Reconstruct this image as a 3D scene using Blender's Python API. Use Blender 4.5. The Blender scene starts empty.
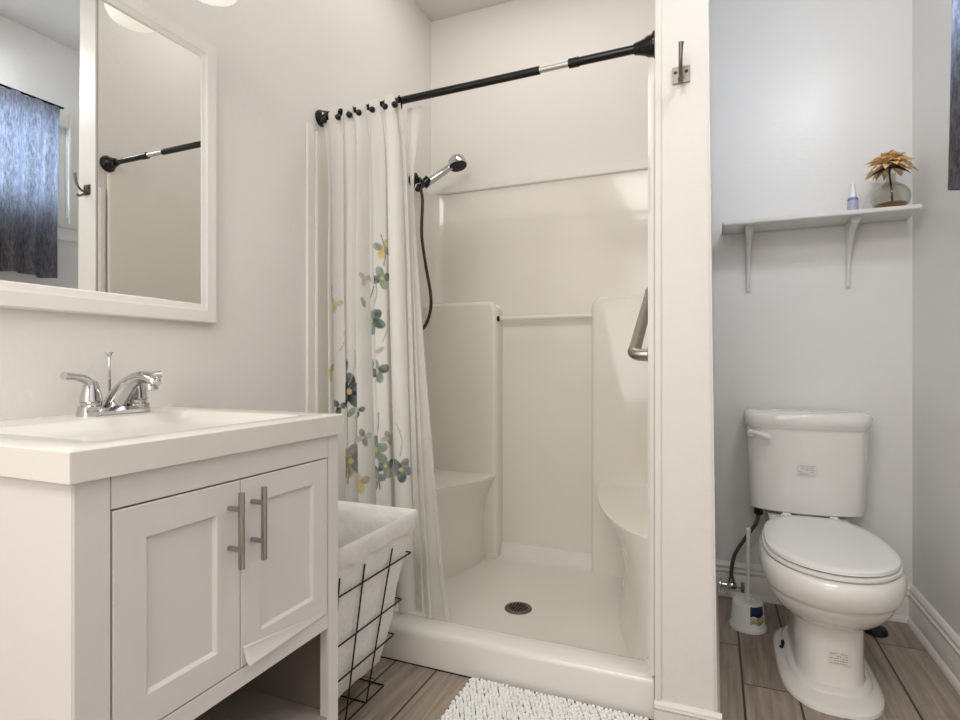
import bpy, bmesh, math, random
from mathutils import Vector, Matrix
random.seed(7)
PI = math.pi
C = bpy.context.scene.collection
SC = bpy.context.scene

# ------------------------------------------------------------------ camera
H = 0.98
YAW = math.radians(22.66)
cam_d = bpy.data.cameras.new('camera'); cam = bpy.data.objects.new('camera', cam_d); C.objects.link(cam)
cam_d.sensor_width = 36.0
cam_d.lens = 36.0 * 563 / 960
cam_d.shift_y = 3.0 / 960
cam_d.clip_start = 0.02
cam.location = (0, 0, H)
cam.rotation_euler = (PI / 2, 0, YAW)
SC.camera = cam

# ------------------------------------------------------------------ world, exposure, lights
w = bpy.data.worlds.new('sky'); SC.world = w; w.use_nodes = True
bgn = w.node_tree.nodes['Background']
bgn.inputs[0].default_value = (0.74, 0.85, 1.0, 1); bgn.inputs[1].default_value = 7.5
SC.view_settings.view_transform = 'Standard'; SC.view_settings.look = 'None'
SC.view_settings.gamma = 1.0; SC.view_settings.use_curve_mapping = False
SC.view_settings.exposure = 1.12

def area(name, loc, rot, sx, sy, power, col):
    l = bpy.data.lights.new(name, 'AREA'); l.shape = 'RECTANGLE'; l.size = sx; l.size_y = sy
    l.energy = power; l.color = col
    o = bpy.data.objects.new(name, l); C.objects.link(o); o.location = loc; o.rotation_euler = rot
    return o
# unseen fill lights, added to brighten the room from overhead and behind
area('overhead_fill_light', (-0.45, -0.45, 2.70), (math.radians(16), 0, 0), 1.3, 1.3, 21, (1.0, 0.97, 0.935))
area('shower_fill_light', (-0.72, 2.0, 2.74), (0, 0, 0), 0.9, 0.6, 1.7, (1.0, 0.98, 0.95))  # added fill above the shower, with no fixture of its own
area('rear_fill_light', (-0.75, -1.45, 1.55), (math.radians(90), 0, 0), 1.0, 1.3, 5.5, (1.0, 0.985, 0.97))  # added fill before the closed rear wall, no doorway is built
GLOBES = [1.07, 0.90, 0.73]
# daylight entering at the toilet alcove window (right wall)
wl = area('window_daylight', (0.50, 1.25, 2.50), (0, 0, 0), 0.3, 0.2, 2.9, (0.93, 0.965, 1.0))
wl.rotation_euler = (Vector((0.22, 2.35, 0.4)) - wl.location).to_track_quat('-Z', 'Y').to_euler()

# ------------------------------------------------------------------ materials
def lin(c):
    return tuple(((x / 255) / 12.92 if x / 255 <= 0.04045 else ((x / 255 + 0.055) / 1.055) ** 2.4) for x in c) + (1,)

def mat(name, rgb, rough=0.5, metal=0.0, bump=0.0, bscale=80, var=0.0, vscale=6, coat=0.0, trans=0.0, ior=1.45, sheen=0.0, emis=None, estr=0, alpha=None, bdist=0.002):
    m = bpy.data.materials.new(name); m.use_nodes = True
    nt = m.node_tree; b = nt.nodes['Principled BSDF']
    b.inputs['Base Color'].default_value = lin(rgb)
    b.inputs['Roughness'].default_value = rough; b.inputs['Metallic'].default_value = metal
    b.inputs['Coat Weight'].default_value = coat; b.inputs['Transmission Weight'].default_value = trans
    b.inputs['IOR'].default_value = ior; b.inputs['Sheen Weight'].default_value = sheen
    tc = nt.nodes.new('ShaderNodeTexCoord')
    if var > 0:
        n = nt.nodes.new('ShaderNodeTexNoise'); n.inputs['Scale'].default_value = vscale; n.inputs['Detail'].default_value = 4
        nt.links.new(tc.outputs['Object'], n.inputs['Vector'])
        r = nt.nodes.new('ShaderNodeMapRange'); r.inputs['To Min'].default_value = 1 - var; r.inputs['To Max'].default_value = 1 + var
        nt.links.new(n.outputs['Fac'], r.inputs['Value'])
        mx = nt.nodes.new('ShaderNodeVectorMath'); mx.operation = 'SCALE'; mx.inputs[0].default_value = lin(rgb)[:3]
        nt.links.new(r.outputs[0], mx.inputs['Scale']); nt.links.new(mx.outputs[0], b.inputs['Base Color'])
    if bump > 0:
        n = nt.nodes.new('ShaderNodeTexNoise'); n.inputs['Scale'].default_value = bscale; n.inputs['Detail'].default_value = 5
        nt.links.new(tc.outputs['Object'], n.inputs['Vector'])
        bp = nt.nodes.new('ShaderNodeBump'); bp.inputs['Strength'].default_value = bump; bp.inputs['Distance'].default_value = bdist
        nt.links.new(n.outputs['Fac'], bp.inputs['Height']); nt.links.new(bp.outputs[0], b.inputs['Normal'])
    if emis:
        b.inputs['Emission Color'].default_value = lin(emis); b.inputs['Emission Strength'].default_value = estr
    return m

M_wall = mat('painted_wall', (235, 231, 226), 0.45, bump=0.35, bscale=55, var=0.012, bdist=0.003)
M_wallshower = mat('painted_wall_shower', (236, 232, 226), 0.5, bump=0.2, bscale=40, bdist=0.003)
M_wallcool = mat('painted_wall_alcove', (234, 233, 231), 0.32, bump=0.3, bscale=45, var=0.015, bdist=0.003)
M_ceiling = mat('ceiling_paint', (226, 224, 222), 0.8)
M_trim = mat('white_gloss_trim', (238, 235, 229), 0.3)
M_fiber = mat('shower_fibreglass', (238, 233, 224), 0.14, coat=0.3, var=0.01)
M_scuff = mat('shower_threshold_fibreglass', (236, 232, 225), 0.2, coat=0.3)
M_cab = mat('vanity_white_foil', (226, 221, 219), 0.4)
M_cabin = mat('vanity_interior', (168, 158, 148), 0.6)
M_top = mat('cultured_marble', (229, 225, 218), 0.22, coat=0.2)
M_chrome = mat('chrome', (198, 198, 198), 0.06, 1.0)
M_nickel = mat('brushed_nickel', (165, 160, 152), 0.28, 1.0)
M_handle = mat('handle_steel', (172, 170, 167), 0.12, 1.0)
M_mirror = mat('mirror_glass', (238, 240, 238), 0.0, 1.0)
M_black = mat('black_metal', (16, 15, 15), 0.16)
M_wire = mat('black_wire', (16, 15, 15), 0.4)
M_hose = mat('dark_bronze_hose', (72, 66, 58), 0.35, 0.7)
M_ceramic = mat('white_porcelain', (238, 236, 232), 0.08, coat=0.5)
M_seat = mat('seat_plastic', (240, 239, 236), 0.25)
M_sticker = mat('sticker_paper', (226, 224, 219), 0.6)
M_print = mat('sticker_print', (170, 168, 164), 0.6)
M_rubber = mat('dark_rubber', (30, 26, 24), 0.5)
M_plastic = mat('white_plastic', (236, 236, 233), 0.35)
M_blue = mat('blue_label', (28, 46, 90), 0.45)
M_yellow = mat('label_yellow_green', (206, 200, 150), 0.5)
M_braid = mat('braided_steel', (120, 118, 114), 0.35, 0.9, bump=0.6, bscale=400)
M_shelf = mat('shelf_white_paint', (225, 224, 222), 0.4, var=0.02, vscale=20)
M_liner = mat('basket_liner_cotton', (240, 238, 234), 0.9, bump=0.8, bscale=16, sheen=0.2, bdist=0.014)
M_drain = mat('drain_steel', (120, 114, 105), 0.35, 1.0)
M_dark = mat('dark_gap', (14, 13, 12), 0.8)
M_globe = mat('frosted_glass_shade', (255, 250, 240), 0.4, emis=(255, 248, 236), estr=0.25)
M_caulk = mat('aged_caulk', (200, 192, 180), 0.6)

def glass(name, rgb, rough=0.02):
    m = mat(name, rgb, rough, trans=1.0); return m
M_vase = bpy.data.materials.new('clear_smoky_glass'); M_vase.use_nodes = True
_n = M_vase.node_tree.nodes; _l = M_vase.node_tree.links
_t = _n.new('ShaderNodeBsdfTransparent'); _t.inputs[0].default_value = lin((250, 250, 247)); _g = _n.new('ShaderNodeBsdfGlossy'); _g.inputs['Roughness'].default_value = 0.04; _g.inputs[0].default_value = (0.75, 0.75, 0.73, 1)
_f = _n.new('ShaderNodeLayerWeight'); _f.inputs['Blend'].default_value = 0.16; _m = _n.new('ShaderNodeMixShader')
_l.new(_f.outputs['Facing'], _m.inputs[0]); _l.new(_t.outputs[0], _m.inputs[1]); _l.new(_g.outputs[0], _m.inputs[2]); _l.new(_m.outputs[0], _n['Material Output'].inputs[0])
M_pane = glass('window_glass', (250, 252, 255), 0.0)
M_bottle = mat('blue_violet_bottle', (118, 124, 158), 0.25, var=0.2, vscale=120)
M_nozzle = mat('frosted_nozzle', (232, 236, 240), 0.3)
M_potp = mat('amber_grit', (150, 98, 40), 0.8, var=0.4, vscale=300)
M_petal = mat('tan_petal', (238, 208, 156), 0.8, var=0.25, vscale=60)
M_petal2 = mat('ochre_petal', (222, 180, 122), 0.8, var=0.25, vscale=60)
M_leaf = mat('dark_leaf', (64, 62, 50), 0.7)
M_stem = mat('brown_stem', (72, 58, 42), 0.8)

def cloth_mat(name, attr=True, trans=0.25, rgb=(240, 238, 232)):
    m = bpy.data.materials.new(name); m.use_nodes = True; nt = m.node_tree
    b = nt.nodes['Principled BSDF']; b.inputs['Roughness'].default_value = 0.8
    out = nt.nodes['Material Output']
    tr = nt.nodes.new('ShaderNodeBsdfTranslucent'); mx = nt.nodes.new('ShaderNodeMixShader'); mx.inputs[0].default_value = trans
    if attr:
        a = nt.nodes.new('ShaderNodeVertexColor'); a.layer_name = 'print'
        nt.links.new(a.outputs[0], b.inputs['Base Color']); nt.links.new(a.outputs[0], tr.inputs[0])
    else:
        b.inputs['Base Color'].default_value = lin(rgb); tr.inputs[0].default_value = lin(rgb)
    tc = nt.nodes.new('ShaderNodeTexCoord'); n = nt.nodes.new('ShaderNodeTexNoise'); n.inputs['Scale'].default_value = 14; n.inputs['Detail'].default_value = 3
    nt.links.new(tc.outputs['Object'], n.inputs['Vector'])
    bp = nt.nodes.new('ShaderNodeBump'); bp.inputs['Strength'].default_value = 0.35; bp.inputs['Distance'].default_value = 0.01
    nt.links.new(n.outputs['Fac'], bp.inputs['Height']); nt.links.new(bp.outputs[0], b.inputs['Normal'])
    nt.links.new(b.outputs[0], mx.inputs[1]); nt.links.new(tr.outputs[0], mx.inputs[2]); nt.links.new(mx.outputs[0], out.inputs[0])
    return m
M_curtain = cloth_mat('floral_curtain_fabric', True, 0.22)
M_liner2 = cloth_mat('plain_white_liner', False, 0.3, (240, 239, 234))

def dark_sheer():
    m = bpy.data.materials.new('dark_sheer_fabric'); m.use_nodes = True; nt = m.node_tree
    b = nt.nodes['Principled BSDF']; b.inputs['Roughness'].default_value = 0.85
    tc = nt.nodes.new('ShaderNodeTexCoord'); mp = nt.nodes.new('ShaderNodeMapping'); mp.inputs['Scale'].default_value = (60, 140, 25)
    n = nt.nodes.new('ShaderNodeTexNoise'); n.inputs['Scale'].default_value = 1.0; n.inputs['Detail'].default_value = 6; n.inputs['Roughness'].default_value = 0.8
    nt.links.new(tc.outputs['Object'], mp.inputs[0]); nt.links.new(mp.outputs[0], n.inputs['Vector'])
    cr = nt.nodes.new('ShaderNodeValToRGB')
    cr.color_ramp.elements[0].position = 0.35; cr.color_ramp.elements[0].color = lin((70, 62, 60))
    cr.color_ramp.elements[1].position = 0.75; cr.color_ramp.elements[1].color = lin((104, 94, 90))
    nt.links.new(n.outputs['Fac'], cr.inputs[0]); nt.links.new(cr.outputs[0], b.inputs['Base Color'])
    cr2 = nt.nodes.new('ShaderNodeValToRGB')
    cr2.color_ramp.elements[0].position = 0.35; cr2.color_ramp.elements[0].color = lin((88, 94, 112))
    cr2.color_ramp.elements[1].position = 0.72; cr2.color_ramp.elements[1].color = lin((190, 198, 215)); nt.links.new(n.outputs['Fac'], cr2.inputs[0])
    tr = nt.nodes.new('ShaderNodeBsdfTranslucent'); nt.links.new(cr2.outputs[0], tr.inputs[0])
    mx = nt.nodes.new('ShaderNodeMixShader'); mx.inputs[0].default_value = 0.5
    nt.links.new(b.outputs[0], mx.inputs[1]); nt.links.new(tr.outputs[0], mx.inputs[2])
    nt.links.new(mx.outputs[0], nt.nodes['Material Output'].inputs[0])
    return m
M_sheer = dark_sheer()

def plank_floor():
    m = bpy.data.materials.new('wood_look_tile'); m.use_nodes = True; nt = m.node_tree; N = nt.nodes; L = nt.links
    b = N['Principled BSDF']; b.inputs['Roughness'].default_value = 0.42
    geo = N.new('ShaderNodeNewGeometry'); sep = N.new('ShaderNodeSeparateXYZ'); L.new(geo.outputs['Position'], sep.inputs[0])
    def mth(op, a, bb=None, c=None):
        n = N.new('ShaderNodeMath'); n.operation = op
        for i, v in enumerate((a, bb, c)):
            if v is None: continue
            if isinstance(v, (int, float)): n.inputs[i].default_value = v
            else: L.new(v, n.inputs[i])
        return n.outputs[0]
    PX, PL, G = 0.1495, 1.20, 0.0033
    u = mth('DIVIDE', mth('SUBTRACT', sep.outputs[0], 0.0776 - 10 * PX), PX)
    row = mth('FLOOR', u); fu = mth('SUBTRACT', u, row)
    # staggered joints: row 9 (x -0.07..0.078) joint at y 2.148, row 10 joint at y 1.90
    off = mth('SUBTRACT', 2.148, mth('MULTIPLY', mth('SUBTRACT', row, 9), 0.248))
    v = mth('DIVIDE', mth('SUBTRACT', mth('ADD', sep.outputs[1], 20 * PL), off), PL)
    pl = mth('FLOOR', v); fv = mth('SUBTRACT', v, pl)
    du = mth('MULTIPLY', mth('MINIMUM', fu, mth('SUBTRACT', 1, fu)), PX)
    dv = mth('MULTIPLY', mth('MINIMUM', fv, mth('SUBTRACT', 1, fv)), PL)
    grout = mth('LESS_THAN', mth('MINIMUM', du, mth('MULTIPLY', dv, 1.4)), G)
    rnd = N.new('ShaderNodeTexWhiteNoise'); rnd.noise_dimensions = '2D'
    cmb = N.new('ShaderNodeCombineXYZ'); L.new(row, cmb.inputs[0]); L.new(pl, cmb.inputs[1]); L.new(cmb.outputs[0], rnd.inputs['Vector'])
    gv = N.new('ShaderNodeCombineXYZ')
    L.new(mth('ADD', mth('MULTIPLY', sep.outputs[0], 55), mth('MULTIPLY', rnd.outputs['Value'], 37)), gv.inputs[0])
    L.new(mth('MULTIPLY', sep.outputs[1], 3.2), gv.inputs[1]); L.new(mth('MULTIPLY', rnd.outputs['Value'], 91), gv.inputs[2])
    n1 = N.new('ShaderNodeTexNoise'); n1.inputs['Scale'].default_value = 1; n1.inputs['Detail'].default_value = 7; n1.inputs['Roughness'].default_value = 0.65; n1.inputs['Distortion'].default_value = 0.4
    L.new(gv.outputs[0], n1.inputs['Vector'])
    cr = N.new('ShaderNodeValToRGB'); e = cr.color_ramp.elements
    e[0].position = 0.28; e[0].color = lin((126, 112, 99)); e[1].position = 0.75; e[1].color = lin((181, 168, 153))
    L.new(n1.outputs['Fac'], cr.inputs[0])
    hv = N.new('ShaderNodeVectorMath'); hv.operation = 'SCALE'; L.new(cr.outputs[0], hv.inputs[0])
    L.new(mth('ADD', 0.9, mth('MULTIPLY', rnd.outputs['Value'], 0.2)), hv.inputs['Scale'])
    mix = N.new('ShaderNodeMix'); mix.data_type = 'RGBA'; L.new(grout, mix.inputs['Factor']); L.new(hv.outputs[0], mix.inputs['A']); mix.inputs['B'].default_value = lin((58, 48, 40))
    L.new(mix.outputs['Result'], b.inputs['Base Color'])
    bp = N.new('ShaderNodeBump'); bp.inputs['Strength'].default_value = 0.25; bp.inputs['Distance'].default_value = 0.001
    L.new(mth('SUBTRACT', n1.outputs['Fac'], mth('MULTIPLY', grout, 2)), bp.inputs['Height']); L.new(bp.outputs[0], b.inputs['Normal'])
    return m
M_floor = plank_floor()

# ------------------------------------------------------------------ mesh helpers (all in world coordinates)
def nb(): return bmesh.new()
def add_box(bm, x0, x1, y0, y1, z0, z1, bev=0.0, seg=2):
    vs = [bm.verts.new(p) for p in ((x0, y0, z0), (x1, y0, z0), (x1, y1, z0), (x0, y1, z0), (x0, y0, z1), (x1, y0, z1), (x1, y1, z1), (x0, y1, z1))]
    fs = [bm.faces.new([vs[i] for i in f]) for f in ((0, 3, 2, 1), (4, 5, 6, 7), (0, 1, 5, 4), (1, 2, 6, 5), (2, 3, 7, 6), (3, 0, 4, 7))]
    if bev > 0:
        es = list({e for f in fs for e in f.edges})
        bmesh.ops.bevel(bm, geom=es, offset=bev, segments=seg, affect='EDGES', clamp_overlap=True)
    return bm
def box(*a, **k): return add_box(nb(), *a, **k)

def add_loft(bm, rings, close=True, cap0=True, cap1=True):
    R = [[bm.verts.new(p) for p in r] for r in rings]
    n = len(R[0])
    for i in range(len(R) - 1):
        for j in range(n if close else n - 1):
            k = (j + 1) % n
            bm.faces.new((R[i][j], R[i][k], R[i + 1][k], R[i + 1][j]))
    if cap0: bm.faces.new(list(reversed(R[0])))
    if cap1: bm.faces.new(R[-1])
    return bm

def smooth_path(pts, per=8):
    pts = [Vector(p) for p in pts]; P = [pts[0] * 2 - pts[1]] + pts + [pts[-1] * 2 - pts[-2]]
    out = []
    for i in range(1, len(P) - 2):
        for k in range(per):
            t = k / per; a, b, c, d = P[i - 1:i + 3]
            out.append(0.5 * ((2 * b) + (c - a) * t + (2 * a - 5 * b + 4 * c - d) * t * t + (3 * b - a - 3 * c + d) * t ** 3))
    out.append(pts[-1]); return out

def add_tube(bm, pts, r, seg=12, caps=True, flat=1.0):
    pts = [Vector(p) for p in pts]; n = len(pts)
    rad = r if isinstance(r, (list, tuple)) else [r] * n
    if len(rad) != n:
        m = len(rad); rad = [rad[min(m - 1, int(i * (m - 1) / (n - 1)))] * (1 - (i * (m - 1) / (n - 1)) % 1) + rad[min(m - 1, int(i * (m - 1) / (n - 1)) + 1)] * ((i * (m - 1) / (n - 1)) % 1) for i in range(n)]
    tan = [(pts[min(i + 1, n - 1)] - pts[max(i - 1, 0)]).normalized() for i in range(n)]
    up = Vector((0, 0, 1)) if abs(tan[0].z) < 0.9 else Vector((0, 1, 0))
    u = tan[0].cross(up).normalized(); rings = []
    for i in range(n):
        u = (u - tan[i] * u.dot(tan[i])).normalized(); v = tan[i].cross(u)
        rings.append([pts[i] + (u * math.cos(a) + v * math.sin(a) * flat) * rad[i] for a in [2 * PI * k / seg for k in range(seg)]])
    return add_loft(bm, rings, True, caps, caps)
def tube(pts, r, seg=12, **k): return add_tube(nb(), pts, r, seg, **k)

def add_lathe(bm, prof, c, axis=(0, 0, 1), seg=28, caps=True):
    """prof = [(radius, height along axis)]"""
    ax = Vector(axis).normalized(); c = Vector(c)
    h = Vector((1, 0, 0)) if abs(ax.x) < 0.9 else Vector((0, 1, 0))
    u = ax.cross(h).normalized(); v = ax.cross(u)
    rings = [[c + ax * z + (u * math.cos(2 * PI * k / seg) + v * math.sin(2 * PI * k / seg)) * max(r, 1e-5) for k in range(seg)] for r, z in prof]
    return add_loft(bm, rings, True, caps, caps)
def lathe(*a, **k): return add_lathe(nb(), *a, **k)

def extrude_profile(bm, prof2d, fn0, fn1):
    """closed 2D profile swept between two mapping functions"""
    return add_loft(bm, [[fn0(p) for p in prof2d], [fn1(p) for p in prof2d]], True, True, True)

ORIG = {}
def obj(name, bm, m, parent=None, smooth=True, angle=35):
    bmesh.ops.recalc_face_normals(bm, faces=bm.faces)
    me = bpy.data.meshes.new(name)
    if parent is not None: org = ORIG[parent.name]
    else:
        xs = [v.co for v in bm.verts]
        org = Vector(((min(v.x for v in xs) + max(v.x for v in xs)) / 2, (min(v.y for v in xs) + max(v.y for v in xs)) / 2, min(v.z for v in xs)))
    bmesh.ops.translate(bm, verts=bm.verts, vec=-org)
    if smooth:
        for f in bm.faces: f.smooth = True
        ca = math.radians(angle)
        for e in bm.edges:
            if len(e.link_faces) == 2 and e.calc_face_angle(0) > ca: e.smooth = False
    bm.to_mesh(me); bm.free()
    me.materials.append(m)
    o = bpy.data.objects.new(name, me); C.objects.link(o)
    if parent is not None: o.parent = parent; o.location = (0, 0, 0)
    else: o.location = org
    ORIG[o.name] = org
    return o
def tag(o, label=None, cat=None, group=None, kind=None):
    if label: o['label'] = label
    if cat: o['category'] = cat
    if group: o['group'] = group
    if kind: o['kind'] = kind
    return o
def thing(name, loc, label, cat, group=None):
    o = bpy.data.objects.new(name, None); C.objects.link(o); o.location = loc; o.empty_display_size = 0.05
    ORIG[o.name] = Vector(loc); return tag(o, label, cat, group)
def struct(name, bm, m, **k):
    return tag(obj(name, bm, m, **k), kind='structure')

# ------------------------------------------------------------------ the room
XL, XR, YB, YF, ZC = -1.36, 0.69, 2.60, -1.55, 2.75
PXL = -0.152      # partition shower-side face; its other face is x = 0
PY = 1.60         # partition front
T = 0.1
struct('floor', box(XL - T, XR + T, YF - T, YB + T, -0.05, 0.0), M_floor)
struct('ceiling', box(XL - T, XR + T, YF - T, YB + T, ZC, ZC + 0.05), M_ceiling)
struct('wall_left', box(XL - T, XL, YF, YB, 0, ZC), M_wall)
struct('wall_back', box(PXL + 0.04, XR + T, YB, YB + T, 0, ZC), M_wallcool)
struct('wall_shower', box(XL - T, PXL + 0.04, YB, YB + T, 0, ZC), M_wallshower)
struct('wall_front', box(XL - T, XR + T, YF - T, YF, 0, ZC), M_wall)
# right wall with its window opening
WY0, WY1, WZ0, WZ1 = 1.25, 1.95, 1.79, 2.29
bm = nb()
add_box(bm, XR, XR + T, YF, WY0, 0, ZC); add_box(bm, XR, XR + T, WY1, YB, 0, ZC)
add_box(bm, XR, XR + T, WY0, WY1, 0, WZ0); add_box(bm, XR, XR + T, WY0, WY1, WZ1, ZC)
struct('wall_right', bm, M_wallcool)
# partition, slightly out of plumb like the old wall it is
bm = nb(); add_box(bm, PXL, -0.0, PY, YB, 0, ZC, bev=0.006)
for v in bm.verts:
    if v.co.x > -0.05: v.co.x += 0.006 - 0.032 * v.co.z / ZC
struct('wall_partition', bm, M_wall)

# window: frame, sash, pane
wn = thing('window_1', (XR, (WY0 + WY1) / 2, WZ0), None, None); wn['kind'] = 'structure'
bm = nb(); cw = 0.085
add_box(bm, XR - 0.018, XR, WY0 - cw, WY0, WZ0 - 0.04, WZ1 + cw, bev=0.004); add_box(bm, XR - 0.018, XR, WY1, WY1 + cw, WZ0 - 0.04, WZ1 + cw, bev=0.004)
add_box(bm, XR - 0.018, XR, WY0, WY1, WZ1, WZ1 + cw, bev=0.004)
add_box(bm, XR - 0.03, XR, WY0 - cw - 0.01, WY1 + cw + 0.01, WZ0 - 0.06, WZ0 - 0.035, bev=0.004)
add_box(bm, XR - 0.014, XR, WY0 - cw, WY1 + cw, WZ0 - 0.13, WZ0 - 0.06, bev=0.003)
obj('casing', bm, M_trim, wn)
bm = nb()
for a in ((WY0 + 0.001, WY0 + 0.04, WZ0 + 0.001, WZ1 - 0.001), (WY1 - 0.04, WY1 - 0.001, WZ0 + 0.001, WZ1 - 0.001), (WY0 + 0.04, WY1 - 0.04, WZ0 + 0.001, WZ0 + 0.04), (WY0 + 0.04, WY1 - 0.04, WZ1 - 0.04, WZ1 - 0.001), (WY0 + 0.04, WY1 - 0.04, 2.02, 2.05)):
    add_box(bm, XR + 0.02, XR + 0.06, a[0], a[1], a[2], a[3])
obj('sash', bm, M_trim, wn)
obj('pane', box(XR + 0.036, XR + 0.041, WY0 + 0.03, WY1 - 0.03, WZ0 + 0.03, WZ1 - 0.03), M_pane, wn)

# baseboards with a stepped moulding profile and shoe moulding
BP = [(0, 0), (0.024, 0), (0.023, 0.010), (0.017, 0.019), (0.013, 0.022), (0.013, 0.090), (0.010, 0.094), (0.015, 0.100), (0.016, 0.108), (0.010, 0.113), (0.010, 0.120), (0.013, 0.125), (0.008, 0.138), (0.003, 0.142), (0, 0.142)]
def board(name, a, b, nrm, sc=1.0, tk=1.0):
    a = Vector(a); b = Vector(b); nrm = Vector(nrm)
    bm = nb(); extrude_profile(bm, BP, lambda p: a + nrm * p[0] * tk + Vector((0, 0, p[1] * sc)), lambda p: b + nrm * p[0] * tk + Vector((0, 0, p[1] * sc)))
    return struct(name, bm, M_trim, angle=50)
board('baseboard_back', (0.002, YB, 0), (XR, YB, 0), (0, -1, 0))
board('baseboard_right', (XR, YF, 0), (XR, YB, 0), (-1, 0, 0))
board('baseboard_partition', (0.004, PY - 0.001, 0), (0.004, YB, 0), (1, 0, 0), 0.46, 0.4)
board('baseboard_partition_front', (PXL, PY, 0), (0.017, PY, 0), (0, -1, 0), 0.46)
board('baseboard_left', (XL, YF, 0), (XL, 0.47, 0), (1, 0, 0))
board('baseboard_front', (XL, YF, 0), (XR, YF, 0), (0, 1, 0))
# shower trims on the painted wall around the surround
SZ = 1.85
struct('trim_1', box(XL, XL + 0.012, 1.625, 1.665, 0.0, SZ - 0.005, bev=0.003), M_trim)
struct('trim_2', box(PXL - 0.012, PXL + 0.002, PY + 0.004, PY + 0.030, 0.12, 1.757, bev=0.004), M_trim)
struct('trim_3', box(XL + 0.0, PXL, YB - 0.055, YB, SZ - 0.022, SZ + 0.020, bev=0.004), M_trim)
struct('trim_4', box(PXL + 0.001, PXL + 0.018, PY - 0.006, PY + 0.0, 0.066, ZC, bev=0.002), M_wall)

# ------------------------------------------------------------------ shower stall
ST = thing('shower_stall', (-0.76, 2.07, 0), 'cream moulded fibreglass shower stall behind the white curtain', 'shower')
SXL, SXR, SYB = XL + 0.02, PXL - 0.022, 2.555
# base pan with raised threshold
def rounded_rect(x0, x1, y0, y1, z, r, n=6):
    pts = []
    for cx, cy, a0 in ((x1 - r, y1 - r, 0), (x0 + r, y1 - r, PI / 2), (x0 + r, y0 + r, PI), (x1 - r, y0 + r, 1.5 * PI)):
        for k in range(n + 1):
            a = a0 + PI / 2 * k / n; pts.append((cx + r * math.cos(a), cy + r * math.sin(a), z))
    return pts
TY = 1.605
rings = [rounded_rect(XL + 0.002, PXL - 0.001, TY, 2.596, 0.0, 0.004),
         rounded_rect(XL + 0.002, PXL - 0.001, TY + 0.001, 2.596, 0.095, 0.004),
         rounded_rect(XL + 0.003, PXL - 0.002, TY + 0.006, 2.595, 0.108, 0.004),
         rounded_rect(XL + 0.006, PXL - 0.004, TY + 0.018, 2.594, 0.115, 0.006),
         rounded_rect(SXL + 0.0, SXR - 0.0, TY + 0.085, SYB, 0.116, 0.02),
         rounded_rect(SXL + 0.008, SXR - 0.008, TY + 0.10, SYB - 0.01, 0.111, 0.025),
         rounded_rect(SXL + 0.02, SXR - 0.02, TY + 0.125, SYB - 0.02, 0.085, 0.035),
         rounded_rect(SXL + 0.04, SXR - 0.04, TY + 0.15, SYB - 0.035, 0.062, 0.05),
         rounded_rect(SXL + 0.08, SXR - 0.08, TY + 0.20, SYB - 0.08, 0.054, 0.06),
         rounded_rect(-0.78, -0.60, 1.94, 2.12, 0.047, 0.088)]
obj('base_pan', add_loft(nb(), rings), M_scuff, ST, angle=60)
# wall panels
obj('side_panel', box(XL + 0.001, SXL, 1.665, YB - 0.004, 0.105, SZ - 0.0225, bev=0.003), M_fiber, ST)
obj('side_panel', box(SXR, PXL - 0.001, PY + 0.04, YB - 0.004, 0.105, SZ - 0.0225, bev=0.003), M_fiber, ST)
# back panel: curved upper corners, as one sheet with coved corners
bm = nb(); pr = []
for k in range(9):
    a = PI + (PI / 2) * -k / 8
    pr.append((SXL + 0.10 + 0.10 * math.cos(a) , SYB - 0.10 + 0.10 * math.sin(a)))
for k in range(9):
    a = PI / 2 - PI / 2 * k / 8
    pr.append((SXR - 0.10 + 0.10 * math.cos(a), SYB - 0.10 + 0.10 * math.sin(a)))
pr += [(SXR, YB - 0.006), (SXL, YB - 0.006)]
extrude_profile(bm, pr, lambda p: (p[0], p[1], 0.1), lambda p: (p[0], p[1], SZ - 0.0225))
obj('back_panel', bm, M_fiber, ST, angle=40)
# moulded columns either side of the recessed centre, with rounded top corners and flare
def column(x0, x1, ztop, side):
    yf = 2.475; rings = []
    for k in range(7):
        a = PI / 2 * k / 6; d_ = 0.024 * (1 - math.sin(a)); y = yf + 0.024 * (1 - math.cos(a)); R_ = 0.055 - d_
        if k == 0: d_ = 0.024; R_ = 0.031
        if side < 0:
            X = x1 - d_; Z = ztop - d_
            pr_ = [(x0, 0.052), (X, 0.052)] + [(X - R_ + R_ * math.cos(q), Z - R_ + R_ * math.sin(q)) for q in [PI / 2 * m_ / 8 for m_ in range(9)]] + [(x0, Z)]
        else:
            X = x0 + d_; Z = ztop - d_
            pr_ = [(x1, 0.052), (X, 0.052)] + [(X + R_ - R_ * math.cos(q), Z - R_ + R_ * math.sin(q)) for q in [PI / 2 * m_ / 8 for m_ in range(9)]] + [(x1, Z)]
        rings.append([(p[0], y, p[1]) for p in pr_])
    rings.append([(p[0], SYB + 0.01, p[2]) for p in rings[-1]])
    return obj('moulded_column', add_loft(nb(), rings), M_fiber, ST, angle=60)
column(SXL, -0.948, 1.275, -1)
column(-0.505, SXR, 1.275, 1)
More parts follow.
